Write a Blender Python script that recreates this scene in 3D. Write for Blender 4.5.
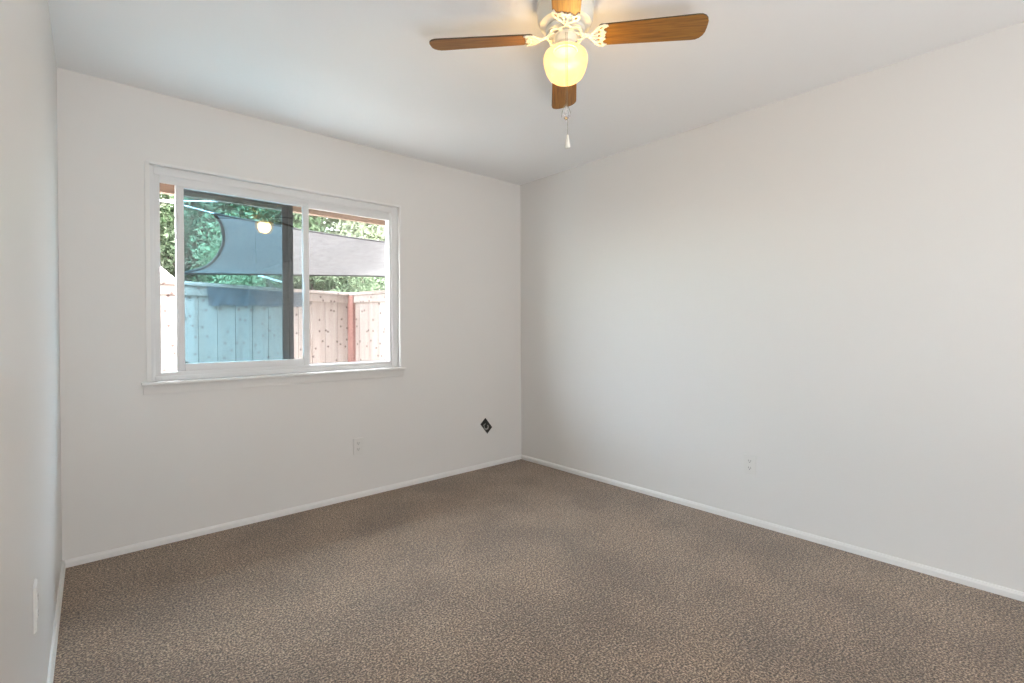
import bpy, bmesh, math, random
from mathutils import Vector, Matrix
random.seed(7)
sc = bpy.context.scene
for o in list(bpy.data.objects): bpy.data.objects.remove(o)
COL = sc.collection
PI = math.pi

# ------------------------------------------------------------ camera, sky, light, exposure
YAW, PIT, ROL = 0.7243, -0.0073, -0.0046
F = Vector((math.sin(YAW)*math.cos(PIT), math.cos(YAW)*math.cos(PIT), math.sin(PIT)))
R0 = Vector((math.cos(YAW), -math.sin(YAW), 0)); U0 = R0.cross(F)
R1 = math.cos(ROL)*R0 + math.sin(ROL)*U0; U1 = -math.sin(ROL)*R0 + math.cos(ROL)*U0
CAMP = Vector((0.0430, -3.2784, 1.1585)); FPX = 498.04; SHY = -8.796
cd = bpy.data.cameras.new('camera'); cam = bpy.data.objects.new('camera', cd); COL.objects.link(cam)
cd.sensor_width = 36.0; cd.sensor_fit = 'HORIZONTAL'; cd.lens = FPX/1024*36.0
cd.shift_y = SHY/1024; cd.clip_start = 0.02; cd.clip_end = 300
cam.matrix_world = Matrix(((R1.x, U1.x, -F.x, CAMP.x), (R1.y, U1.y, -F.y, CAMP.y), (R1.z, U1.z, -F.z, CAMP.z), (0, 0, 0, 1)))
sc.camera = cam

def ray(px, py):
    return F + R1*((px-512)/FPX) - U1*((py-341.5-SHY)/FPX)
def at_y(px, py, Y):      # a pixel of the photo -> the point of the plane y = Y
    d = ray(px, py); return CAMP + d*((Y-CAMP.y)/d.y)

sc.view_settings.view_transform = 'Standard'; sc.view_settings.look = 'None'
sc.view_settings.gamma = 1; sc.view_settings.use_curve_mapping = False
sc.view_settings.exposure = 0.12

W = bpy.data.worlds.new('sky'); sc.world = W; W.use_nodes = True
wn = W.node_tree.nodes; wl = W.node_tree.links; wn.clear()
wo = wn.new('ShaderNodeOutputWorld'); wb = wn.new('ShaderNodeBackground')
sky = wn.new('ShaderNodeTexSky'); sky.sky_type = 'NISHITA'; sky.sun_disc = False
sky.sun_elevation = math.radians(58); sky.sun_rotation = math.radians(150); sky.air_density = 1.0; sky.dust_density = 2.5
wmix = wn.new('ShaderNodeMix'); wmix.data_type = 'RGBA'; wmix.inputs['Factor'].default_value = 0.68
wsc = wn.new('ShaderNodeVectorMath'); wsc.operation = 'SCALE'; wsc.inputs['Scale'].default_value = 0.28
wl.new(sky.outputs[0], wsc.inputs[0]); wl.new(wsc.outputs[0], wmix.inputs['A'])
wmix.inputs['B'].default_value = (1.0, 0.98, 0.96, 1)       # thin bright haze over the blue
wl.new(wmix.outputs['Result'], wb.inputs['Color']); wb.inputs['Strength'].default_value = 33.0
wl.new(wb.outputs[0], wo.inputs[0])

def area_light(name, loc, direction, sx, sy, power, col):
    l = bpy.data.lights.new(name, 'AREA'); l.shape = 'RECTANGLE'; l.size = sx; l.size_y = sy
    l.energy = power; l.color = col
    o = bpy.data.objects.new(name, l); COL.objects.link(o); o.location = loc
    o.rotation_euler = Vector(direction).to_track_quat('-Z', 'Y').to_euler(); return o
sl = bpy.data.lights.new('sun', 'SUN'); sl.energy = 9.0; sl.angle = math.radians(1.5); sl.color = (1.0, 0.93, 0.84)
so = bpy.data.objects.new('sun', sl); COL.objects.link(so)
so.rotation_euler = Vector((0.42, 0.16, -1.0)).to_track_quat('-Z', 'Y').to_euler()
# unseen fill lights added behind the camera: one up at the ceiling, one forward
area_light('bounce_fill', (0.5, -4.1, 0.35), (-0.05, 0, 1), 1.0, 0.8, 44, (0.95, 0.98, 1.0))
area_light('rear_fill', (0.75, -8.6, 1.3), (0.06, 1, 0.10), 1.6, 2.0, 84, (0.95, 0.98, 1.0))

# ------------------------------------------------------------ materials
def mat(name, col, rough=0.6, metal=0.0, **k):
    m = bpy.data.materials.new(name); m.use_nodes = True
    b = m.node_tree.nodes['Principled BSDF']
    b.inputs['Base Color'].default_value = (*col, 1); b.inputs['Roughness'].default_value = rough
    b.inputs['Metallic'].default_value = metal
    for kk, v in k.items(): b.inputs[kk.replace('_', ' ')].default_value = v
    return m
def N(m, t, **k):
    n = m.node_tree.nodes.new(t)
    for a, v in k.items():
        if a in n.inputs: n.inputs[a].default_value = v
        else: setattr(n, a, v)
    return n
def L(m, a, b): m.node_tree.links.new(a, b)
def bsdf(m): return m.node_tree.nodes['Principled BSDF']
def noise(m, scale, detail=2, rough=0.5, stretch=None, coord='Object'):
    tc = N(m, 'ShaderNodeTexCoord'); n = N(m, 'ShaderNodeTexNoise')
    n.inputs['Scale'].default_value = scale; n.inputs['Detail'].default_value = detail; n.inputs['Roughness'].default_value = rough
    if stretch:
        mp = N(m, 'ShaderNodeMapping'); mp.inputs['Scale'].default_value = stretch
        L(m, tc.outputs[coord], mp.inputs['Vector']); L(m, mp.outputs[0], n.inputs['Vector'])
    else: L(m, tc.outputs[coord], n.inputs['Vector'])
    return n
def ramp(m, src, stops):
    r = N(m, 'ShaderNodeValToRGB'); e = r.color_ramp.elements
    while len(e) < len(stops): e.new(0.5)
    for i, (p, c) in enumerate(stops): e[i].position = p; e[i].color = (*c, 1)
    L(m, src, r.inputs[0]); return r
def bump(m, src, strength, dist=0.01):
    b = N(m, 'ShaderNodeBump'); b.inputs['Strength'].default_value = strength; b.inputs['Distance'].default_value = dist
    L(m, src, b.inputs['Height']); L(m, b.outputs[0], bsdf(m).inputs['Normal']); return b
def mixc(m, a, b, f, mode='MIX'):
    x = N(m, 'ShaderNodeMix', data_type='RGBA', blend_type=mode)
    for s, v in ((x.inputs['Factor'], f), (x.inputs['A'], a), (x.inputs['B'], b)):
        if hasattr(v, 'is_linked'): L(m, v, s)
        else: s.default_value = v if not isinstance(v, tuple) else (*v, 1)
    return x.outputs['Result']

def wall_mat(name, col):
    m = mat(name, col, 0.55)
    n = noise(m, 55, 3); bump(m, n.outputs[0], 0.12, 0.002)
    return m
M_wall = wall_mat('wall_paint', (0.755, 0.735, 0.71))
M_wall_left = wall_mat('wall_paint_satin', (0.74, 0.725, 0.705)); bsdf(M_wall_left).inputs['Roughness'].default_value = 0.38
M_ceil = wall_mat('ceiling_paint', (0.93, 0.93, 0.93))
M_trim = mat('white_trim_paint', (0.80, 0.79, 0.77), 0.35)
M_vinyl = mat('white_vinyl', (0.76, 0.76, 0.76), 0.4)
M_gasket = mat('dark_gasket', (0.05, 0.05, 0.05), 0.6)
M_plate = mat('outlet_plastic', (0.74, 0.72, 0.69), 0.35)
M_slot = mat('slot_dark', (0.10, 0.09, 0.08), 0.6)

M_carpet = mat('brown_carpet', (0.2, 0.15, 0.12), 0.95)
M_carpet.node_tree.nodes['Principled BSDF'].inputs['Sheen Weight'].default_value = 0.25
bsdf(M_carpet).inputs['Sheen Roughness'].default_value = 0.6
n1 = noise(M_carpet, 135, 3, 0.7); n2 = noise(M_carpet, 45, 2, 0.6); n3 = noise(M_carpet, 2.3, 3, 0.55)
c1 = ramp(M_carpet, n1.outputs[0], [(0.38, (0.035, 0.019, 0.009)), (0.5, (0.200, 0.130, 0.079)), (0.62, (0.60, 0.44, 0.31))])
c2 = ramp(M_carpet, n2.outputs[0], [(0.3, (0.72, 0.70, 0.68)), (0.7, (1.18, 1.18, 1.18))])
c3 = ramp(M_carpet, n3.outputs[0], [(0.36, (0.78, 0.765, 0.75)), (0.62, (1.10, 1.10, 1.10))])
o1 = mixc(M_carpet, c1.outputs[0], c2.outputs[0], 1.0, 'MULTIPLY'); o2 = mixc(M_carpet, o1, c3.outputs[0], 1.0, 'MULTIPLY')
L(M_carpet, o2, bsdf(M_carpet).inputs['Base Color'])
bump(M_carpet, n1.outputs[0], 0.9, 0.006)

def wood_mat(name, dark, light, sc_=9, stretch=(1, 14, 14), rough=0.4):
    m = mat(name, light, rough)
    n = noise(m, sc_, 4, 0.6, stretch)
    r = ramp(m, n.outputs[0], [(0.35, dark), (0.65, light)]); L(m, r.outputs[0], bsdf(m).inputs['Base Color'])
    bump(m, n.outputs[0], 0.15, 0.001); return m
M_blade = wood_mat('oak_blade', (0.18, 0.076, 0.010), (0.33, 0.150, 0.024), 6, (1.2, 20, 20), 0.5)
M_blade_edge = mat('dark_blade_edge', (0.05, 0.03, 0.015), 0.6)
M_fan = mat('ivory_enamel', (0.80, 0.78, 0.70), 0.28)
M_brass = mat('chain_metal', (0.28, 0.25, 0.19), 0.35, 1.0)
M_crystal = mat('clear_acrylic', (0.9, 0.9, 0.92), 0.05, Transmission_Weight=0.85)
M_globe = mat('glowing_opal_glass', (0.02, 0.02, 0.015), 0.25)
lw = N(M_globe, 'ShaderNodeLayerWeight'); lw.inputs['Blend'].default_value = 0.35
gr = ramp(M_globe, lw.outputs['Facing'], [(0.0, (1.0, 0.60, 0.22)), (1.0, (0.72, 0.40, 0.11))])
gt = N(M_globe, 'ShaderNodeBsdfTransparent'); gt.inputs[0].default_value = (1.0, 0.9, 0.7, 1); gm = N(M_globe, 'ShaderNodeMixShader'); gm.inputs[0].default_value = 0.25
L(M_globe, bsdf(M_globe).outputs[0], gm.inputs[1]); L(M_globe, gt.outputs[0], gm.inputs[2]); L(M_globe, gm.outputs[0], M_globe.node_tree.nodes['Material Output'].inputs[0])
L(M_globe, gr.outputs[0], bsdf(M_globe).inputs['Emission Color']); bsdf(M_globe).inputs['Emission Strength'].default_value = 2.4

def glass_mat(name, tint, refl):
    m = bpy.data.materials.new(name); m.use_nodes = True; nt = m.node_tree; nt.nodes.clear()
    out = N(m, 'ShaderNodeOutputMaterial'); mx = N(m, 'ShaderNodeMixShader')
    t = N(m, 'ShaderNodeBsdfTransparent'); t.inputs[0].default_value = (*tint, 1)
    g = N(m, 'ShaderNodeBsdfGlossy'); g.inputs['Roughness'].default_value = 0.0
    mx.inputs[0].default_value = refl
    L(m, t.outputs[0], mx.inputs[1]); L(m, g.outputs[0], mx.inputs[2]); L(m, mx.outputs[0], out.inputs[0]); return m
M_glass = glass_mat('clear_glass', (0.97, 0.985, 0.98), 0.04)
M_sashglass = glass_mat('coated_glass', (0.95, 0.98, 0.98), 0.075)
M_screen = glass_mat('blue_screen_mesh', (0.49, 0.68, 0.76), 0.0)
M_screenframe = mat('dark_screen_frame', (0.010, 0.014, 0.016), 0.6, Specular_IOR_Level=0.15)

# fence: the plank lines are real gaps, knots and grain are in the wood
M_fence = mat('weathered_fence_wood', (0.5, 0.42, 0.38), 0.8)
nf = noise(M_fence, 2.2, 4, 0.6, (6, 6, 0.5))
rf = ramp(M_fence, nf.outputs[0], [(0.3, (0.175, 0.138, 0.120)), (0.7, (0.235, 0.205, 0.188))])
tcf = N(M_fence, 'ShaderNodeTexCoord'); mpf = N(M_fence, 'ShaderNodeCombineXYZ'); spf = N(M_fence, 'ShaderNodeSeparateXYZ')
vf = N(M_fence, 'ShaderNodeTexVoronoi', voronoi_dimensions='2D'); vf.inputs['Scale'].default_value = 7.0
L(M_fence, tcf.outputs['Object'], spf.inputs[0]); L(M_fence, spf.outputs['X'], mpf.inputs['X']); L(M_fence, spf.outputs['Z'], mpf.inputs['Y']); L(M_fence, mpf.outputs[0], vf.inputs['Vector'])
kr = ramp(M_fence, vf.outputs['Distance'], [(0.08, (0.30, 0.22, 0.20)), (0.12, (1, 1, 1))])
L(M_fence, mixc(M_fence, rf.outputs[0], kr.outputs[0], 1.0, 'MULTIPLY'), bsdf(M_fence).inputs['Base Color'])
M_post = wood_mat('red_stained_post', (0.115, 0.050, 0.042), (0.155, 0.075, 0.064), 5, (10, 10, 1), 0.75)
M_fence_band = mat('blue_grey_band', (0.20, 0.22, 0.27), 0.9)
nb = noise(M_fence_band, 9, 3); rb = ramp(M_fence_band, nb.outputs[0], [(0.3, (0.040, 0.048, 0.058)), (0.7, (0.065, 0.076, 0.088))]); L(M_fence_band, rb.outputs[0], bsdf(M_fence_band).inputs['Base Color'])
M_eave = wood_mat('brown_eave_wood', (0.17, 0.115, 0.08), (0.25, 0.17, 0.125), 4, (1, 9, 9), 0.7)
M_stucco = mat('exterior_stucco', (0.62, 0.56, 0.5), 0.9)
M_ground = mat('pale_concrete', (0.6, 0.58, 0.54), 0.95)
ng = noise(M_ground, 3, 5); rg = ramp(M_ground, ng.outputs[0], [(0.3, (0.56, 0.54, 0.50)), (0.7, (0.66, 0.64, 0.60))]); L(M_ground, rg.outputs[0], bsdf(M_ground).inputs['Base Color'])
M_bark = wood_mat('bark', (0.03, 0.022, 0.016), (0.07, 0.055, 0.042), 8, (8, 8, 1), 0.9)
M_rope = mat('white_rope', (0.25, 0.25, 0.25), 0.6)
M_sailhem = mat('grey_hem', (0.022, 0.021, 0.021), 0.9, Specular_IOR_Level=0.1)

def thin_mat(name, c1_, c2_, scale, trans=0.5):
    m = bpy.data.materials.new(name); m.use_nodes = True; nt = m.node_tree; nt.nodes.clear()
    out = N(m, 'ShaderNodeOutputMaterial'); mx = N(m, 'ShaderNodeMixShader'); mx.inputs[0].default_value = trans
    d = N(m, 'ShaderNodeBsdfDiffuse'); t = N(m, 'ShaderNodeBsdfTranslucent')
    n = noise(m, scale, 3, 0.6); r = ramp(m, n.outputs[0], [(0.32, c1_), (0.68, c2_)])
    L(m, r.outputs[0], d.inputs[0]); L(m, r.outputs[0], t.inputs[0])
    L(m, d.outputs[0], mx.inputs[1]); L(m, t.outputs[0], mx.inputs[2]); L(m, mx.outputs[0], out.inputs[0]); return m
M_leafA = thin_mat('leaf_green', (0.04, 0.07, 0.03), (0.15, 0.19, 0.115), 3.5, 0.45)
M_leafB = thin_mat('leaf_olive', (0.08, 0.10, 0.055), (0.23, 0.25, 0.18), 4.0, 0.45)
M_leafC = thin_mat('leaf_dark', (0.03, 0.048, 0.026), (0.11, 0.135, 0.085), 3.0, 0.4)
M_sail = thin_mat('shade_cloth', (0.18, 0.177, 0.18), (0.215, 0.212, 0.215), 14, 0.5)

# ------------------------------------------------------------ mesh helpers
def link(name, me, m=None, parent=None):
    o = bpy.data.objects.new(name, me); COL.objects.link(o)
    if m: me.materials.append(m)
    if parent: o.parent = parent
    return o
def bm_obj(name, bm, m, parent=None, smooth=False):
    bmesh.ops.recalc_face_normals(bm, faces=bm.faces)
    me = bpy.data.meshes.new(name); bm.to_mesh(me); bm.free()
    if smooth:
        for p in me.polygons: p.use_smooth = True
        try: me.set_sharp_from_angle(angle=math.radians(38))
        except Exception: pass
    return link(name, me, m, parent)
def box(bm, a, b, mtx=None):
    r = bmesh.ops.create_cube(bm, size=1)
    c = [(a[i]+b[i])/2 for i in range(3)]; s = [abs(b[i]-a[i]) for i in range(3)]
    for v in r['verts']:
        v.co = Vector((v.co.x*s[0]+c[0], v.co.y*s[1]+c[1], v.co.z*s[2]+c[2]))
        if mtx: v.co = mtx @ v.co
    return r['verts']
def boxes(name, lst, m, parent=None, bev=0, mtx=None):
    bm = bmesh.new()
    for a, b in lst: box(bm, a, b, mtx)
    if bev: bmesh.ops.bevel(bm, geom=list(bm.edges), offset=bev, segments=2, affect='EDGES', profile=0.6)
    return bm_obj(name, bm, m, parent, smooth=bool(bev))
def prism(bm, pts, ax0, ax1, axis='z', mtx=None):
    """pts: closed 2D outline; extruded between ax0 and ax1 along an axis"""
    def P(u, v, w):
        q = {'z': (u, v, w), 'y': (u, w, v), 'x': (w, u, v)}[axis]
        q = Vector(q); return mtx @ q if mtx else q
    a = [bm.verts.new(P(u, v, ax0)) for u, v in pts]; b = [bm.verts.new(P(u, v, ax1)) for u, v in pts]
    n = len(pts); bm.faces.new(a[::-1]); bm.faces.new(b)
    for i in range(n): bm.faces.new((a[i], a[(i+1) % n], b[(i+1) % n], b[i]))
def lathe(bm, prof, seg=48, center=(0, 0), cap=True):
    rings = []
    for r, z in prof:
        rings.append([bm.verts.new((center[0]+r*math.cos(2*PI*i/seg), center[1]+r*math.sin(2*PI*i/seg), z)) for i in range(seg)])
    for a, b in zip(rings, rings[1:]):
        for i in range(seg): bm.faces.new((a[i], a[(i+1) % seg], b[(i+1) % seg], b[i]))
    if cap: bm.faces.new(rings[0]); bm.faces.new(rings[-1][::-1])
def tube(bm, pts, r, seg=8, taper=None):
    pts = [Vector(p) for p in pts]; rings = []
    for i, p in enumerate(pts):
        d = (pts[min(i+1, len(pts)-1)]-pts[max(i-1, 0)]).normalized()
        u = d.cross(Vector((0, 0, 1)));
        if u.length < 1e-3: u = Vector((1, 0, 0))
        u.normalize(); v = d.cross(u)
        rr = r if taper is None else r+(taper-r)*i/(len(pts)-1)
        rings.append([bm.verts.new(p+u*rr*math.cos(2*PI*k/seg)+v*rr*math.sin(2*PI*k/seg)) for k in range(seg)])
    for a, b in zip(rings, rings[1:]):
        for k in range(seg): bm.faces.new((a[k], a[(k+1) % seg], b[(k+1) % seg], b[k]))
    bm.faces.new(rings[0]); bm.faces.new(rings[-1][::-1])
def empty(name, loc, label, cat, rz=0, group=None):
    o = bpy.data.objects.new(name, None); COL.objects.link(o); o.location = loc; o.rotation_euler.z = rz
    o.empty_display_size = 0.05
    tag(o, label, cat, group); return o
def tag(o, label, cat, group=None):
    o['label'] = label; o['category'] = cat
    if group: o['group'] = group
    return o
def struct(o, label=None, cat=None):
    o['kind'] = 'structure'
    if label: o['label'] = label
    if cat: o['category'] = cat
    return o

# ------------------------------------------------------------ room shell
RX = 3.049; H = 2.44; BY = -9.0; SK = -0.0234; WT = 0.15
def lx(y): return SK*(-y)            # face of the left wall, very slightly out of square
WX0, WX1, WZ0, WZ1 = 0.348, 1.853, 0.868, 2.060     # window opening

struct(boxes('floor', [((-0.4, -9.2, -0.10), (RX+0.2, 0.0, 0.0))], M_carpet), 'brown speckled wall-to-wall carpet with faint footprints', 'carpet')
struct(boxes('ceiling', [((-0.4, -9.2, H), (RX+0.2, WT, H+0.12))], M_ceil), 'flat white painted ceiling above the fan', 'ceiling')
bm = bmesh.new()
box(bm, (-0.3, 0, -0.1), (WX0, WT, H)); box(bm, (WX1, 0, -0.1), (RX+0.15, WT, H))
box(bm, (WX0, 0, -0.1), (WX1, WT, WZ0)); box(bm, (WX0, 0, WZ1), (WX1, WT, H))
struct(bm_obj('wall_back', bm, M_wall), 'off-white painted wall with the sliding window', 'wall')
struct(boxes('wall_right', [((RX, -9.2, -0.1), (RX+0.15, 0, H))], M_wall), 'plain off-white wall to the right of the far corner', 'wall')
bm = bmesh.new()
prism(bm, [(lx(0), 0), (lx(-9.2), -9.2), (lx(-9.2)-0.15, -9.2), (lx(0)-0.15, 0)], -0.1, H)
struct(bm_obj('wall_left', bm, M_wall_left), 'off-white wall seen edge-on at the left of the photo', 'wall')
struct(boxes('wall_front', [((-0.4, BY-0.12, -0.1), (RX, BY, H))], M_wall), 'off-white wall behind the viewer', 'wall')

BB = 0.036; BT = 0.013
def bb_prof(t): return [(0, 0), (t, 0), (t, BB-0.012), (t*0.55, BB), (0, BB)]
bm = bmesh.new(); prism(bm, [(-u, v) for u, v in bb_prof(BT)], lx(0), RX, 'x'); struct(bm_obj('baseboard_back', bm, M_trim), 'low white baseboard under the window wall', 'baseboard')
bm = bmesh.new(); prism(bm, [(RX-u, v) for u, v in bb_prof(BT)], BY, 0, 'y'); struct(bm_obj('baseboard_right', bm, M_trim), 'low white baseboard along the right wall', 'baseboard')
bm = bmesh.new(); prism(bm, [(u, v) for u, v in bb_prof(BT)], BY, 0, 'y')
for v in bm.verts: v.co.x += lx(v.co.y)
struct(bm_obj('baseboard_left', bm, M_trim), 'low white baseboard along the left wall', 'baseboard')

# ------------------------------------------------------------ window: horizontal slider
win = bpy.data.objects.new('window_1', None); COL.objects.link(win); win.location = ((WX0+WX1)/2, 0.05, WZ0)
struct(win, 'white vinyl horizontal sliding window with its left sash partly open', 'window')
bpy.context.view_layer.update()
def wpart(name, lst, m, bev=0.002):
    off = win.location
    return boxes(name, [((a[0]-off.x, a[1]-off.y, a[2]-off.z), (b[0]-off.x, b[1]-off.y, b[2]-off.z)) for a, b in lst], m, win, bev)
def ring(x0, x1, z0, z1, y0, y1, l, r, b, t):
    return [((x0, y0, z0), (x0+l, y1, z1)), ((x1-r, y0, z0), (x1, y1, z1)), ((x0+l, y0, z0), (x1-r, y1, z0+b)), ((x0+l, y0, z1-t), (x1-r, y1, z1))]
# slim painted lip round the opening (three sides), stool and apron below
wpart('casing', [((WX0-0.008, -0.006, WZ0), (WX0+0.014, 0.045, WZ1)), ((WX1-0.008, -0.006, WZ0), (WX1+0.006, 0.045, WZ1+0.006)), ((WX0, -0.006, WZ1-0.008), (WX1-0.008, 0.045, WZ1+0.006))], M_trim, 0.002)
wpart('window_stool', [((0.317, -0.036, 0.868), (1.881, 0.05, 0.884))], M_trim, 0.006)
wpart('apron', [((0.326, -0.008, 0.817), (1.872, 0.0, 0.868))], M_wall, 0.003)
FX0, FX1, FZ0, FZ1 = WX0+0.014, WX1-0.008, 0.884, WZ1-0.008
wpart('window_frame', ring(FX0, FX1, FZ0, FZ1, 0.030, 0.093, 0.048, 0.066, 0.046, 0.067)
      + ring(FX0, FX1, FZ0, FZ1, 0.022, 0.030, 0.020, 0.050, 0.026, 0.045)
      + [((FX0+0.048, 0.030, 1.9655), (1.195, 0.0335, FZ1-0.06)), ((1.209, 0.030, 1.952), (FX1-0.066, 0.048, FZ1-0.06))], M_vinyl, 0.003)
# fixed right light, its meeting stile sits on the outer track
wpart('meeting_stile', [((1.195, 0.058, FZ0+0.04), (1.214, 0.12, FZ1-0.07)), ((1.214, 0.075, 0.928), (1.785, 0.093, 0.932)), ((1.214, 0.075, 1.966), (1.785, 0.093, 1.99))], M_vinyl, 0.0015)
wpart('glazing_bead', ring(1.214, 1.781, 0.930, 1.967, 0.083, 0.087, 0.004, 0.003, 0.005, 0.005), M_gasket, 0)
f = wpart('pane', [((1.20, 0.088, 0.925), (1.779, 0.092, 1.975))], M_glass, 0); f['label'] = 'clear fixed right pane'
# sliding sash on the inner track
SX0, SX1, SZ0, SZ1 = 0.482, 1.209, 0.930, 1.990
sash = wpart('sliding_sash', ring(SX0, SX1, SZ0, SZ1, 0.034, 0.060, 0.039, 0.0375, 0.042, 0.032), M_vinyl, 0.002)
def sub(name, lst, m, parent, bev=0):
    off = win.location
    return boxes(name, [((a[0]-off.x, a[1]-off.y, a[2]-off.z), (b[0]-off.x, b[1]-off.y, b[2]-off.z)) for a, b in lst], m, parent, bev)
g = sub('sash_pane', [((SX0+0.036, 0.048, SZ0+0.038), (SX1-0.034, 0.052, SZ1-0.029))], M_sashglass, sash); g['label'] = 'reflective glass of the sliding sash'
sub('sash_bead', ring(SX0+0.037, SX1-0.0355, SZ0+0.040, SZ1-0.030, 0.046, 0.0475, 0.002, 0.004, 0.001, 0.003), M_gasket, sash)
sub('sash_latch', [((SX1-0.030, 0.026, 1.40), (SX1-0.016, 0.034, 1.47))], M_vinyl, sash, 0.003)
# half insect screen outside the sash, frame dark
KX0, KX1 = 0.500, 1.131
scr = wpart('insect_screen', [((KX0, 0.105, 0.955), (KX0+0.022, 0.118, 1.975)), ((KX1-0.026, 0.100, 0.955), (KX1, 0.118, 1.975)),
      ((KX1-0.066, 0.108, 0.955), (KX1-0.024, 0.118, 1.975)), ((KX0, 0.105, 1.955), (KX1, 0.118, 1.975)), ((KX0, 0.105, 0.950), (KX1, 0.118, 0.966))], M_screenframe, 0.001)
scr['label'] = 'dark-framed sliding insect screen outside the sash'
s = sub('screen_mesh', [((KX0+0.01, 0.1100, 0.960), (KX1-0.05, 0.1108, 1.965))], M_screen, scr); s['label'] = 'blue-tinted screen mesh'
sub('corner_key', [((KX0+0.020, 0.1, 0.964), (KX0+0.048, 0.118, 0.984))], M_gasket, scr)

# ------------------------------------------------------------ wall plates
def outlet(name, loc, rz, label, vertical=True):
    """duplex receptacle with cover plate; local -y faces the room"""
    t = empty(name, loc, label, 'outlet', rz)
    bm = bmesh.new(); box(bm, (-0.035, -0.006, -0.0575), (0.035, 0, 0.0575))
    es = [e for e in bm.edges if all(v.co.y < -0.003 for v in e.verts)]
    bmesh.ops.bevel(bm, geom=es, offset=0.003, segments=3, affect='EDGES'); bm_obj('cover_plate', bm, M_plate, t, True)
    for s_ in (1, -1):
        bm = bmesh.new(); zc = s_*0.0205
        pts = [(0.0165*math.cos(a)*1.0, zc+min(0.0135, max(-0.0135, 0.0175*math.sin(a)))) for a in [i*2*PI/28 for i in range(28)]]
        prism(bm, pts, -0.0075, -0.0055, 'y'); rcp = bm_obj('receptacle', bm, M_plate, t)
        bm = bmesh.new()
        box(bm, (-0.0078, -0.0079, zc-0.001), (-0.0052, -0.0072, zc+0.0075)); box(bm, (0.0052, -0.0079, zc-0.001), (0.0078, -0.0072, zc+0.0065))
        prism(bm, [(0.0026*math.cos(a), zc-0.0065+0.0026*math.sin(a)) for a in [i*2*PI/12 for i in range(12)]], -0.0079, -0.0072, 'y')
        bm_obj('slots', bm, M_slot, rcp)
    bm = bmesh.new(); prism(bm, [(0.003*math.cos(a), 0.003*math.sin(a)) for a in [i*2*PI/14 for i in range(14)]], -0.0072, -0.0055, 'y'); bm_obj('screw', bm, M_plate, t)
    return t
outlet('wall_outlet', (1.519, 0, 0.355), 0, 'off-white duplex outlet low on the wall below the window')
outlet('wall_outlet', (RX, -2.005, 0.350), -PI/2, 'off-white duplex outlet low on the right wall')
yo = -1.50
outlet('wall_outlet', (lx(yo), yo, 0.450), PI/2, 'off-white duplex outlet seen edge-on on the left wall')

# black diamond plate with a grey swirl
dp = empty('diamond_plate', (2.649, 0, 0.347), 'small black diamond-shaped plate with a grey swirl, near the far corner', 'wall plate')
M_black = mat('black_plate', (0.012, 0.011, 0.010), 0.4); M_swirl = mat('grey_swirl', (0.36, 0.35, 0.33), 0.45)
bm = bmesh.new(); hw, hh = 0.060, 0.066
prism(bm, [(-0.061, 0.019), (0.010, -0.067), (0.061, -0.019), (-0.010, 0.067)], -0.006, 0, 'y')
bmesh.ops.bevel(bm, geom=[e for e in bm.edges if all(v.co.y < -0.003 for v in e.verts)], offset=0.002, segments=2, affect='EDGES'); bm_obj('plate', bm, M_black, dp)
def ribbon(name, pts, w, y0, y1, m, parent):
    bm = bmesh.new(); n = len(pts); Lf, Rt = [], []
    for i, p in enumerate(pts):
        a = Vector(pts[max(i-1, 0)]); b = Vector(pts[min(i+1, n-1)]); d = (b-a).normalized(); nn = Vector((-d.y, d.x))
        ww = w*(0.35+0.65*math.sin(PI*min(1, (i+0.5)/n))) / 2
        Lf.append(Vector(p)+nn*ww); Rt.append(Vector(p)-nn*ww)
    prism(bm, [tuple(v) for v in Lf+Rt[::-1]], y0, y1, 'y'); return bm_obj(name, bm, m, parent)
sp = [(0.002+(0.032-0.0052*t)*math.cos(2.6+t), -0.004+(0.034-0.0052*t)*math.sin(2.6+t)) for t in [i*0.2 for i in range(24)]]
ribbon('swirl', sp, 0.010, -0.0075, -0.005, M_swirl, dp)
ribbon('swirl_leaf', [(-0.034+0.010*i/3, 0.004+0.010*i/3+0.004*math.sin(i)) for i in range(7)], 0.007, -0.0075, -0.005, M_swirl, dp)

# ------------------------------------------------------------ ceiling fan
FC = (1.489, -1.965); ZB = 2.287
fan = empty('ceiling_fan', (FC[0], FC[1], H), 'white hugger ceiling fan with four oak blades and a glowing globe', 'ceiling fan')
def fz(z): return z-H
bm = bmesh.new()
lathe(bm, [(0.100, fz(2.44)), (0.104, fz(2.437)), (0.104, fz(2.428)), (0.098, fz(2.424)), (0.108, fz(2.418)), (0.112, fz(2.405)), (0.106, fz(2.400)), (0.108, fz(2.394)),
           (0.109, fz(2.382)), (0.108, fz(2.377)), (0.108, fz(2.371)), (0.106, fz(2.352)), (0.100, fz(2.335)), (0.080, fz(2.326)), (0.045, fz(2.322))], 64)
bm_obj('motor_housing', bm, M_fan, fan, True)
bm = bmesh.new(); lathe(bm, [(0.045, fz(2.324)), (0.072, fz(2.322)), (0.076, fz(2.316)), (0.072, fz(2.306)), (0.050, fz(2.302))], 48)
bm_obj('rotor_hub', bm, M_fan, fan, True)
bm = bmesh.new()
lathe(bm, [(0.030, fz(2.304)), (0.040, fz(2.302)), (0.044, fz(2.296)), (0.043, fz(2.262)), (0.039, fz(2.258)), (0.039, fz(2.254)), (0.047, fz(2.252)), (0.047, fz(2.236)), (0.042, fz(2.234))], 48)
neck = bm_obj('switch_housing', bm, M_fan, fan, True)
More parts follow.
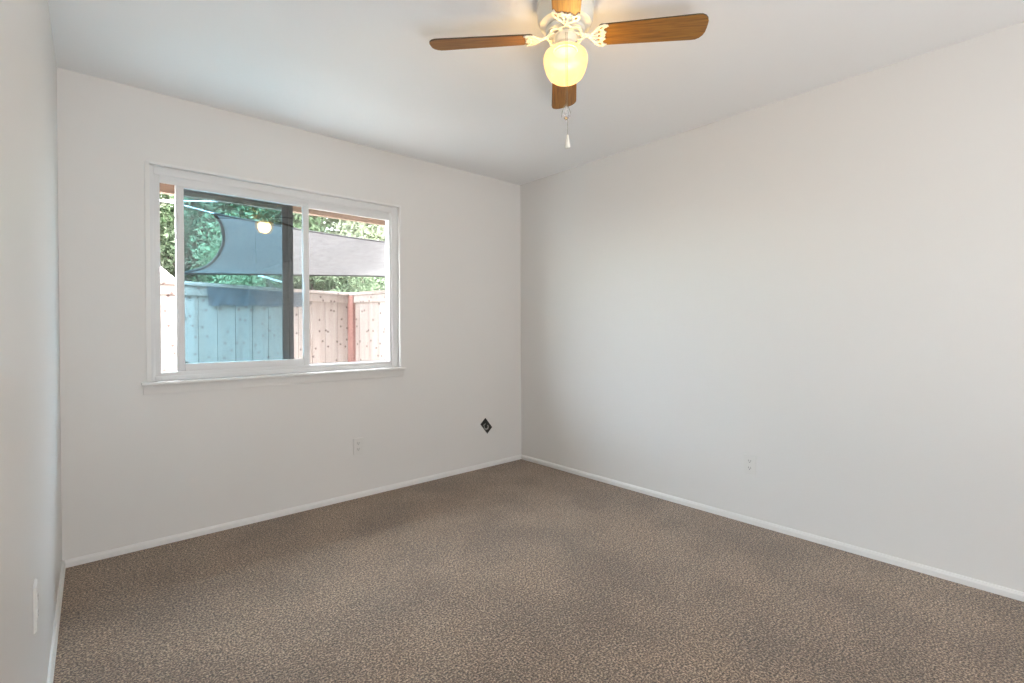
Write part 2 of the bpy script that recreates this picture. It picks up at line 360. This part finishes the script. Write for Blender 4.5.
for k in range(3):      # thumb screws of the globe holder
    a = 0.5+k*2*PI/3; bm = bmesh.new()
    tube(bm, [(0.045*math.cos(a), 0.045*math.sin(a), fz(2.246)), (0.058*math.cos(a), 0.058*math.sin(a), fz(2.246))], 0.0035, 8); bm_obj('thumb_screw', bm, M_brass, neck)
bm = bmesh.new()
bm2 = bmesh.new(); lathe(bm2, [(0.043, fz(2.2335)), (0.043, fz(2.2295)), (0.020, fz(2.228))], 32); bm_obj('glare_disc', bm2, M_gasket, neck)  # dark disc added to hide the bulb-lit underside of the switch housing
gp = [(0.044, 2.243), (0.056, 2.240), (0.070, 2.234), (0.080, 2.224), (0.085, 2.210), (0.0852, 2.196), (0.081, 2.174), (0.074, 2.153), (0.064, 2.135), (0.050, 2.124), (0.034, 2.119), (0.016, 2.117), (0.003, 2.1165)]
lathe(bm, [(r, fz(z)) for r, z in gp], 64); bm_obj('globe_shade', bm, M_globe, fan, True)['label'] = 'glowing warm opal glass globe'

def plate2d(name, outer, holes, z0, z1, m, parent):
    """flat pierced plate with thickness from a 2D outline and holes"""
    cu = bpy.data.curves.new(name+'_outline', 'CURVE'); cu.dimensions = '2D'; cu.fill_mode = 'BOTH'; cu.extrude = abs(z1-z0)/2
    for pl in [outer]+holes:
        s = cu.splines.new('POLY'); s.points.add(len(pl)-1)
        for i, (x, y) in enumerate(pl): s.points[i].co = (x, y, 0, 1)
        s.use_cyclic_u = True
    tmp = bpy.data.objects.new('tmp', cu); COL.objects.link(tmp)
    me = bpy.data.meshes.new_from_object(tmp.evaluated_get(bpy.context.evaluated_depsgraph_get()))
    bpy.data.objects.remove(tmp)
    for v in me.vertices: v.co.z += (z0+z1)/2
    me.materials.clear(); me.name = name
    return link(name, me, m, parent)
def circ(cx, cy, rx, ry, n=20): return [(cx+rx*math.cos(2*PI*i/n), cy+ry*math.sin(2*PI*i/n)) for i in range(n)]
# decorative pierced ring between hub and neck
ring_out = [((0.073+0.005*math.cos(8*a))*math.cos(a), (0.073+0.005*math.cos(8*a))*math.sin(a)) for a in [i*2*PI/96 for i in range(96)]]
ring_holes = []
for k in range(8):
    a0 = k*2*PI/8
    ring_holes.append([(r_*math.cos(a0+da), r_*math.sin(a0+da)) for r_, da in [(0.050, -0.22), (0.060, -0.27), (0.066, -0.14), (0.067, 0), (0.066, 0.14), (0.060, 0.27), (0.050, 0.22), (0.0485, 0)]])
plate2d('filigree_ring', ring_out, ring_holes, fz(2.290), fz(2.294), M_fan, fan)

def add_blade(theta, droop, first):
    arm = bpy.data.objects.new('blade_arm', None)
    # iron bracket
    mt = Matrix.Rotation(theta, 4, 'Z') @ Matrix.Translation((0, 0, fz(ZB))) @ Matrix.Rotation(droop, 4, 'Y')
    up = []
    for x, y in [(0.060, 0.014), (0.085, 0.010), (0.110, 0.008), (0.128, 0.011), (0.140, 0.024), (0.150, 0.038), (0.163, 0.049), (0.180, 0.053), (0.192, 0.049), (0.196, 0.044), (0.186, 0.040),
                 (0.178, 0.033), (0.180, 0.024), (0.190, 0.016), (0.186, 0.010), (0.181, 0.006), (0.188, 0.0)]: up.append((x, y))
    outer = up + [(x, -y) for x, y in up[-2::-1]]
    holes = [[(0.140, 0.010), (0.150, 0.022), (0.158, 0.028), (0.170, 0.024), (0.166, 0.014), (0.150, 0.007)], [(0.140, -0.010), (0.150, -0.007), (0.166, -0.014), (0.170, -0.024), (0.158, -0.028), (0.150, -0.022)],
             [(0.158, 0.034), (0.166, 0.042), (0.176, 0.045), (0.174, 0.037), (0.168, 0.032)], [(0.158, -0.034), (0.168, -0.032), (0.174, -0.037), (0.176, -0.045), (0.166, -0.042)],
             [(0.132, 0.0), (0.145, 0.004), (0.162, 0.007), (0.172, 0.0), (0.162, -0.007), (0.145, -0.004)]]
    XS = 0.034
    outer = [(x-XS*min(1, (x-0.06)/0.07) if x > 0.06 else x, y) for x, y in outer]; holes = [[(x-XS, y) for x, y in h_] for h_ in holes]
    iron = plate2d('blade_iron', outer, holes, -0.0045, 0.0, M_fan, fan)
    pitch = math.radians(-12)
    for v in iron.data.vertices:        # twist the plate into the pitch of the blade
        f_ = min(1, max(0, (v.co.x-0.065)/0.035)); f_ = f_*f_*(3-2*f_)
        q = Matrix.Rotation(pitch*f_, 3, 'X') @ Vector((0, v.co.y, v.co.z)); v.co.y, v.co.z = q.y, q.z
        v.co.z += 0.012*(1-f_)
        v.co = mt @ v.co
    # blade
    R_, r0 = 0.533, 0.126
    w0, w1 = 0.050, 0.0605
    out = [(r0, -w0+0.006), (r0+0.008, -w0)]
    out += [(R_-0.045, -w1), (R_-0.030, -w1+0.001), (R_-0.016, -w1+0.008), (R_-0.006, -w1+0.020), (R_-0.001, -w1+0.034), (R_, -0.010), (R_, 0.010), (R_-0.001, w1-0.034), (R_-0.006, w1-0.020), (R_-0.016, w1-0.008), (R_-0.030, w1-0.001), (R_-0.045, w1)]
    out += [(r0+0.008, w0), (r0, w0-0.006)]
    bm = bmesh.new(); prism(bm, out, 0.0, 0.0055)
    P = mt @ Matrix.Rotation(pitch, 4, 'X')
    bl = bm_obj('blade', bm, M_blade, fan); bl.matrix_local = P
    bl.data.materials.append(M_blade_edge)
    for p in bl.data.polygons:
        if abs(p.normal.z) < 0.5: p.material_index = 1
    for sx, sy in ((0.138, 0.018), (0.138, -0.018), (0.152, 0.045), (0.152, -0.045)):
        bm = bmesh.new(); lathe(bm, [(0.004, -0.0068), (0.0045, -0.0055), (0.0045, -0.0042)], 10, (sx, sy)); sw = bm_obj('blade_screw', bm, M_fan, bl)
TH = math.radians(-46.8)
for k, dr in enumerate((math.radians(-1.3), math.radians(3.8), 0.0, math.radians(-1))):
    add_blade(TH+k*PI/2, dr, k == 0)

# pull chains hang on the viewer's side of the globe
ca = math.radians(222)
def chain(name, off, zt, zb, m):
    ux, uy = math.cos(ca), math.sin(ca); vx, vy = -uy, ux
    pth = [(0.043, 2.285), (0.050, 2.279), (0.072, 2.255), (0.0885, 2.235), (0.0895, 2.20), (0.0893, 2.12), (0.089, zb)]
    bm = bmesh.new(); prev = None; pts = []
    for (r0_, z0_), (r1_, z1_) in zip(pth, pth[1:]):
        n = max(1, int(math.hypot(r1_-r0_, z1_-z0_)/0.0045))
        for i in range(n):
            t = i/n; r_ = r0_+(r1_-r0_)*t; z_ = z0_+(z1_-z0_)*t; pts.append((r_*ux+off*vx, r_*uy+off*vy, fz(z_)))
    pts.append((pth[-1][0]*ux+off*vx, pth[-1][0]*uy+off*vy, fz(zb)))
    tube(bm, pts, 0.0006, 5)
    for p in pts: bmesh.ops.create_icosphere(bm, subdivisions=1, radius=0.0013, matrix=Matrix.Translation(p))
    return bm_obj(name, bm, m, fan), Vector(pts[-1])
ch, e1 = chain('pull_chain', 0.002, 2.28, 1.990, M_brass)
bm = bmesh.new(); lathe(bm, [(0.0015, e1.z-0.004), (0.0045, e1.z-0.012), (0.0095, e1.z-0.030), (0.0115, e1.z-0.040), (0.0095, e1.z-0.050), (0.005, e1.z-0.056), (0.001, e1.z-0.058)], 8, (e1.x, e1.y)); bm_obj('crystal_pull', bm, M_crystal, ch)['label'] = 'clear teardrop pull'
vx_, vy_ = -math.sin(ca), math.cos(ca)
bm = bmesh.new(); tube(bm, [(e1.x+w_*vx_, e1.y+w_*vy_, e1.z+h_) for w_, h_ in ((-0.016, -0.046), (-0.0155, -0.030), (-0.010, -0.012), (-0.004, -0.002), (0, 0), (0.004, -0.002), (0.010, -0.012), (0.0155, -0.030), (0.013, -0.046))], 0.0011, 6); bm_obj('wire_loop', bm, M_brass, ch)
ch2, e2 = chain('pull_chain', 0.007, 2.28, 1.876, M_brass)
bm = bmesh.new(); lathe(bm, [(0.001, e2.z+0.003), (0.004, e2.z), (0.0055, e2.z-0.012), (0.0085, e2.z-0.028), (0.0105, e2.z-0.040), (0.0095, e2.z-0.046), (0.004, e2.z-0.048), (0.001, e2.z-0.049)], 20, (e2.x, e2.y)); bm_obj('bell_pull', bm, M_fan, ch2, True)['label'] = 'white bell-shaped pull'
pl = bpy.data.lights.new('globe_bulb', 'POINT'); pl.energy = 19; pl.color = (1.0, 0.68, 0.28); pl.shadow_soft_size = 0.06
po = bpy.data.objects.new('globe_bulb', pl); COL.objects.link(po); po.parent = fan; po.location = (0, 0, fz(2.185))

# ------------------------------------------------------------ outside: yard, eave, fence
GZ = -0.15
struct(boxes('yard_ground', [((-14, 0.15, GZ-0.2), (22, 34, GZ))], M_ground), 'pale paving of the side yard outside the window', 'ground')
struct(boxes('eave_soffit', [((-2.5, 0.15, 2.44), (5.5, 0.66, 2.47)), ((-2.5, -9.4, 2.56), (5.5, 0.66, 2.62))], M_eave), 'brown wooden roof overhang outside the window', 'eave')
struct(boxes('eave_beam', [((-2.5, 0.60, 2.047), (5.5, 0.645, 2.44))], M_eave), 'brown wooden beam at the edge of the overhang', 'beam')
struct(boxes('wall_exterior', [((-2.5, 0.15, GZ), (WX0-0.0, 0.17, 2.44)), ((WX1, 0.15, GZ), (5.5, 0.17, 2.44)), ((WX0, 0.15, GZ), (WX1, 0.17, WZ0)), ((WX0, 0.15, WZ1), (WX1, 0.17, 2.44))], M_stucco), 'stucco skin of the house outside', 'wall')

FD = 6.7; corner = CAMP + FD*Vector((math.sin(YAW), math.cos(YAW), 0)) + (-2.18)*R0
fcx, fcy = corner.x, corner.y
az = YAW + math.radians(34.2)
du = Vector((-math.sin(az), -math.cos(az), 0))       # away from the corner, to the left of the photo
dv = Vector((math.sin(az-PI/2), math.cos(az-PI/2), 0)) * -1   # away from the corner, towards the house on the right
FT = 1.645
def fence(name, d, inward, length, label, post):
    ang = math.atan2(d.y, d.x)
    t = empty(name, (fcx, fcy, GZ), label, 'fence', ang)
    s = 1 if Matrix.Rotation(ang, 3, 'Z') @ Vector((0, 1, 0)) @ inward > 0 else -1     # side of the yard in local y
    rs = random.Random(5)
    h = FT-GZ
    n = int(length/0.187)
    bm = bmesh.new()
    for i in range(n):
        x0 = 0.02+i*0.187; dz = rs.uniform(-0.004, 0.004); dy = rs.uniform(0, 0.004)
        vs = box(bm, (x0, -0.010+dy, 0.03), (x0+0.182, 0.010+dy, h-0.03+dz))
    bm_obj('fence_boards', bm, M_fence, t)
    boxes('cap_rail', [((-0.07, -0.06, h-0.03), (length, 0.06, h+0.008))], M_fence, t, 0.004)
    boxes('trim_board', [((0.0, s*0.012, h-0.13), (length, s*0.034, h-0.031))], M_fence, t, 0.003)
    boxes('bottom_board', [((0.0, s*0.012, 0.02), (length, s*0.034, 0.16))], M_fence, t, 0.003)
    if post: boxes('corner_post', [((-0.05, s*0.02, 0.0), (0.055, s*0.125, h-0.032))], M_post, t, 0.004)['label'] = 'red-stained corner post'
    for k in range(1, int(length/2.4)+1):
        boxes('post', [((k*2.4-0.045, -s*0.10, 0.0), (k*2.4+0.045, -s*0.012, h-0.032))], M_fence, t, 0.004)
    return t, s
yard = (Vector((1.0, 0.6, 0))-Vector((fcx, fcy, 0)))
fA, sA = fence('wooden_fence', du, yard, 6.5, 'pale knotty board fence running across behind the left sash', True)
fB, sB = fence('wooden_fence', dv, yard, 6.0, 'pale board fence right of the red post, returning towards the house', False)
# thin blue-grey sheet standing in for a dark band across the trim board
cb = bpy.data.objects.new('fence_strip', None)
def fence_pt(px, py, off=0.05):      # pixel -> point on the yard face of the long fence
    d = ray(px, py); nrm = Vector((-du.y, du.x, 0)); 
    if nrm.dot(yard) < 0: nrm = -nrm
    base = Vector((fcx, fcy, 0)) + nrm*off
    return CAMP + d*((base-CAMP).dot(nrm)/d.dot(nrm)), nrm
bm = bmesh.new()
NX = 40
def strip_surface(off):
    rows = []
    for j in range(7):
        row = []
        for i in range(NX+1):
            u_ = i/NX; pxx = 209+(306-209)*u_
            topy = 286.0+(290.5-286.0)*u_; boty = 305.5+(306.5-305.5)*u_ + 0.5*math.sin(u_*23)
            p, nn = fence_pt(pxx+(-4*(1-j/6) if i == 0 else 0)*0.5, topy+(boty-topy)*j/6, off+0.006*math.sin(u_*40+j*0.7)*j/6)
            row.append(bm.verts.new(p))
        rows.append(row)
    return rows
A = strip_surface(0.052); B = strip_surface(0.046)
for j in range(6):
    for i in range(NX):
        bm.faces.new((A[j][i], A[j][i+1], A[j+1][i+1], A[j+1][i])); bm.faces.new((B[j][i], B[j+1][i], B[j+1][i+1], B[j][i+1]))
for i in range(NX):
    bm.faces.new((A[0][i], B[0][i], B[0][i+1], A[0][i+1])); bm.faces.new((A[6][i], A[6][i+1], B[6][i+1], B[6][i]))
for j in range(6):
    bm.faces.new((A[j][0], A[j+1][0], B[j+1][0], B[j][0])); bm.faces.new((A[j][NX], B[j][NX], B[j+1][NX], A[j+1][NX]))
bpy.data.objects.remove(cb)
tag(bm_obj('fence_strip', bm, M_fence_band), 'blue-grey band along the top of the long fence, below its cap', 'cloth')
# small light with a flat white head on the fence
p0, nn = fence_pt(271.5, 289, -0.02)
gl = empty('fence_light', (p0.x, p0.y, FT+0.009), 'small light with a flat white slanted head on a dark stem above the fence', 'light', math.atan2(-du.y, -du.x))
bm = bmesh.new(); tube(bm, [(0.01, 0, 0.0), (0.0, 0, 0.03), (-0.03, 0, 0.06), (-0.035, 0, 0.105)], 0.010, 10); bm_obj('stem', bm, M_gasket, gl)
bm = bmesh.new(); box(bm, (-0.125, -0.07, -0.007), (0.125, 0.07, 0.007), Matrix.Translation((-0.01, 0, 0.105)) @ Matrix.Rotation(math.radians(12), 4, 'Y') @ Matrix.Rotation(math.radians(8), 4, 'X'))
bmesh.ops.bevel(bm, geom=list(bm.edges), offset=0.005, segments=2, affect='EDGES'); bm_obj('lamp_head', bm, M_vinyl, gl)
bm = bmesh.new(); lathe(bm, [(0.035, 0.0), (0.035, 0.006), (0.014, 0.012), (0.010, 0.02)], 16, (0.01, 0)); bm_obj('foot', bm, M_gasket, gl)

# ------------------------------------------------------------ shade sail
YT, YB = 1.75, 2.95
def lerp(a, b, t): return a+(b-a)*t
sail = None
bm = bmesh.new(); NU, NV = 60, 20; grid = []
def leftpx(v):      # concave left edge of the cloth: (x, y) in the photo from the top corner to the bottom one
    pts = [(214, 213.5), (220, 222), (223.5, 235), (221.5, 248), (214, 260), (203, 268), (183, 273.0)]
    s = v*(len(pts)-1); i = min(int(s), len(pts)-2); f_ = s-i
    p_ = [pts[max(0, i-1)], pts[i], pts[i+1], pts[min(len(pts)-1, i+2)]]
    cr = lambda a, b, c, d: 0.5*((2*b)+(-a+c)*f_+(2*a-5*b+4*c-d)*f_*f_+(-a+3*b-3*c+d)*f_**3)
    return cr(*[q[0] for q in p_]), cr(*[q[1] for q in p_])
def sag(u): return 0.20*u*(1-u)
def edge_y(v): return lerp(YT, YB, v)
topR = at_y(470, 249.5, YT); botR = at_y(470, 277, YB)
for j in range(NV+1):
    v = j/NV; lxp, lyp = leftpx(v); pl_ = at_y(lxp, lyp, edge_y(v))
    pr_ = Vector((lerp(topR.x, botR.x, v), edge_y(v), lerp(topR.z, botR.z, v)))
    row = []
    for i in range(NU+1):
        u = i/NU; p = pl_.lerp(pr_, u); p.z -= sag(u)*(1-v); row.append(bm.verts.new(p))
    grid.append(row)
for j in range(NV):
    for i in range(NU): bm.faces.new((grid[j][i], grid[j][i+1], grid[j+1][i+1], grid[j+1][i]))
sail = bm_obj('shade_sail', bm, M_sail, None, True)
sol = sail.modifiers.new('t', 'SOLIDIFY'); sol.thickness = 0.002
tag(sail, 'large off-white shade sail stretched over the yard with a curved left edge', 'shade sail')
bm = bmesh.new(); tube(bm, [at_y(*leftpx(v/24), edge_y(v/24)) for v in range(25)], 0.014, 8); bm_obj('hem', bm, M_sailhem, sail)
tl = at_y(214, 213.5, YT)
bm = bmesh.new(); tube(bm, [tl.lerp(topR, k/20)-Vector((0, 0, sag(k/20))) for k in range(21)], 0.009, 8); bm_obj('hem', bm, M_sailhem, sail)
bl_ = at_y(183, 273, YB)
bm = bmesh.new(); tube(bm, [bl_.lerp(botR, k/20) for k in range(21)], 0.016, 8); bm_obj('hem', bm, M_sailhem, sail)
bm = bmesh.new(); tube(bm, [at_y(214, 213.5, YT), at_y(186, 206, 1.72), at_y(172, 202.8, 1.7), at_y(140, 198, 1.66), at_y(60, 186, 1.5)], 0.006, 8)
tag(bm_obj('sail_rope', bm, M_rope), 'white rope stretched from the upper left corner of the shade sail', 'rope')
bm = bmesh.new(); tube(bm, [at_y(218, 201.5, 6), at_y(190, 201, 6), at_y(150, 200, 6), at_y(60, 196, 6)], 0.012, 6)
tag(bm_obj('overhead_cable', bm, M_rope), 'pale overhead cable in front of the trees, above the sail rope', 'cable')

# ------------------------------------------------------------ white neighbouring roof beyond the fence, far left
HY = 5.2
a1 = at_y(120, 236, HY); a2 = at_y(170, 277, HY)
nh = empty('garden_shed', (a2.x-1.0, HY+0.1, GZ), 'white shed with a sloping roof edge beyond the fence at far left', 'shed')
o_ = nh.location
bm = bmesh.new()
prism(bm, [(a1.x-2-o_.x, 0), (a2.x-0.18-o_.x, 0), (a2.x-0.18-o_.x, a2.z-GZ+0.02), (a1.x-o_.x, a1.z-GZ-0.12), (a1.x-2-o_.x, a1.z-GZ-0.12)], 0.0, 0.8, 'y'); bm_obj('shed_wall', bm, mat('white_siding', (0.45, 0.45, 0.46), 0.7), nh)
dr = (Vector((a2.x, 0, a2.z))-Vector((a1.x, 0, a1.z))); nrm = Vector((-dr.z, 0, dr.x)).normalized()*0.10
if nrm.z < 0: nrm = -nrm
q = [(a1.x-o_.x, a1.z-GZ-0.10), (a2.x-o_.x, a2.z-GZ-0.10), (a2.x-o_.x+nrm.x, a2.z-GZ-0.10+nrm.z), (a1.x-o_.x+nrm.x, a1.z-GZ-0.10+nrm.z)]
bm = bmesh.new(); prism(bm, q, -0.12, 0.92, 'y'); bm_obj('roof', bm, mat('white_barge_board', (0.5, 0.5, 0.5), 0.6), nh)

# ------------------------------------------------------------ trees beyond the fence
def leaf_mesh(name, center_fn, count, size, m, seed, parent):
    rs = random.Random(seed); vs, fs = [], []
    for i in range(count):
        c, out = center_fn(rs)
        s = size*rs.uniform(0.6, 1.4)
        d = Vector((rs.gauss(0, 1), rs.gauss(0, 1), rs.gauss(0, 1)-0.4)).normalized()
        w = d.cross(Vector((rs.gauss(0, 1), rs.gauss(0, 1), rs.gauss(0, 1)))).normalized()
        b = len(vs); up = d.cross(w)*s*0.12
        vs += [c, c+d*s*0.5+w*s*0.22+up, c+d*s, c+d*s*0.5-w*s*0.22+up]
        fs += [(b, b+1, b+2), (b, b+2, b+3)]
    me = bpy.data.meshes.new(name); me.from_pydata([tuple(v) for v in vs], [], fs)
    return link(name, me, m, parent)
def tree(name, loc, h, rad, m, seed, label, count=9000, leaf=0.13, low=0.15, group=None, cat='tree'):
    t = empty(name, loc, label, cat); rs = random.Random(seed)
    th = h*0.55
    bm = bmesh.new(); tube(bm, [(0, 0, 0), (0.05*rad, 0.02, th*0.4), (-0.04*rad, 0.05, th*0.75), (0, 0, th*1.2)], 0.05*rad+0.04, 10, 0.03); bm_obj('trunk', bm, M_bark, t, True)
    cl = []
    bm = bmesh.new()
    for k in range(30):
        a = rs.uniform(0, 2*PI); z = rs.uniform(low*h, h*0.95); rr = rad*rs.uniform(0.25, 0.95)*math.sqrt(max(0.08, 1-((z/h-0.55)/0.5)**2))
        c = Vector((rr*math.cos(a), rr*math.sin(a), z)); cl.append((c, rad*rs.uniform(0.22, 0.42)))
        tube(bm, [(0, 0, max(0.1, z*0.55)), c*0.5+Vector((0, 0, z*0.35)), c], 0.016, 6, 0.004)
    bm_obj('branches', bm, M_bark, t)
    def fn(rs_):
        c, r_ = rs_.choice(cl); o = Vector((rs_.gauss(0, 1), rs_.gauss(0, 1), rs_.gauss(0, 1))).normalized()*r_*rs_.uniform(0.3, 1.05); return c+o, o
    leaf_mesh('foliage', fn, int(count*2.2), leaf*0.66, m, seed+1, t); return t
def behind(px, dist):      # a place on the ground straight behind a column of the photo
    d = ray(px, 333); d = Vector((d.x, d.y, 0)).normalized(); p = CAMP+d*dist; return (p.x, p.y, GZ)
tree('broadleaf_tree', behind(205, 11.3), 5.9, 1.9, M_leafA, 11, 'bright green leafy tree behind the curved left edge of the shade sail', 15000, 0.15)
tree('broadleaf_tree', behind(128, 11.8), 5.8, 1.9, M_leafB, 12, 'pale green tree seen through the open gap at the window\'s left', 14000, 0.15)
tree('broadleaf_tree', behind(268, 11.5), 5.6, 2.0, M_leafC, 13, 'dark green tree above the middle of the shade sail', 16000, 0.17)
tree('broadleaf_tree', behind(325, 13.0), 5.6, 2.1, M_leafB, 14, 'pale olive tree over the shade sail at the left of the right pane', 15000, 0.17)
tree('broadleaf_tree', behind(385, 11.5), 4.6, 1.9, M_leafB, 15, 'pale olive tree over the shade sail at the right of the right pane', 12000, 0.17)
tree('broadleaf_tree', behind(165, 14.5), 7.0, 2.8, M_leafA, 16, 'tall green tree far beyond the fence on the left', 16000, 0.2)
tree('hedge_shrub', behind(318, 9.4), 2.6, 1.0, M_leafC, 17, 'dark green shrub showing between sail and fence left of the red post', 9000, 0.12, 0.05, None, 'shrub')
tree('hedge_shrub', behind(372, 9.8), 2.5, 1.1, M_leafC, 18, 'brownish-green shrub showing between sail and fence right of the red post', 6000, 0.12, 0.05, None, 'shrub')
tree('hedge_shrub', behind(245, 8.9), 2.5, 1.0, M_leafA, 19, 'green shrub showing between sail and fence behind the fence light', 9000, 0.12, 0.05, None, 'shrub')
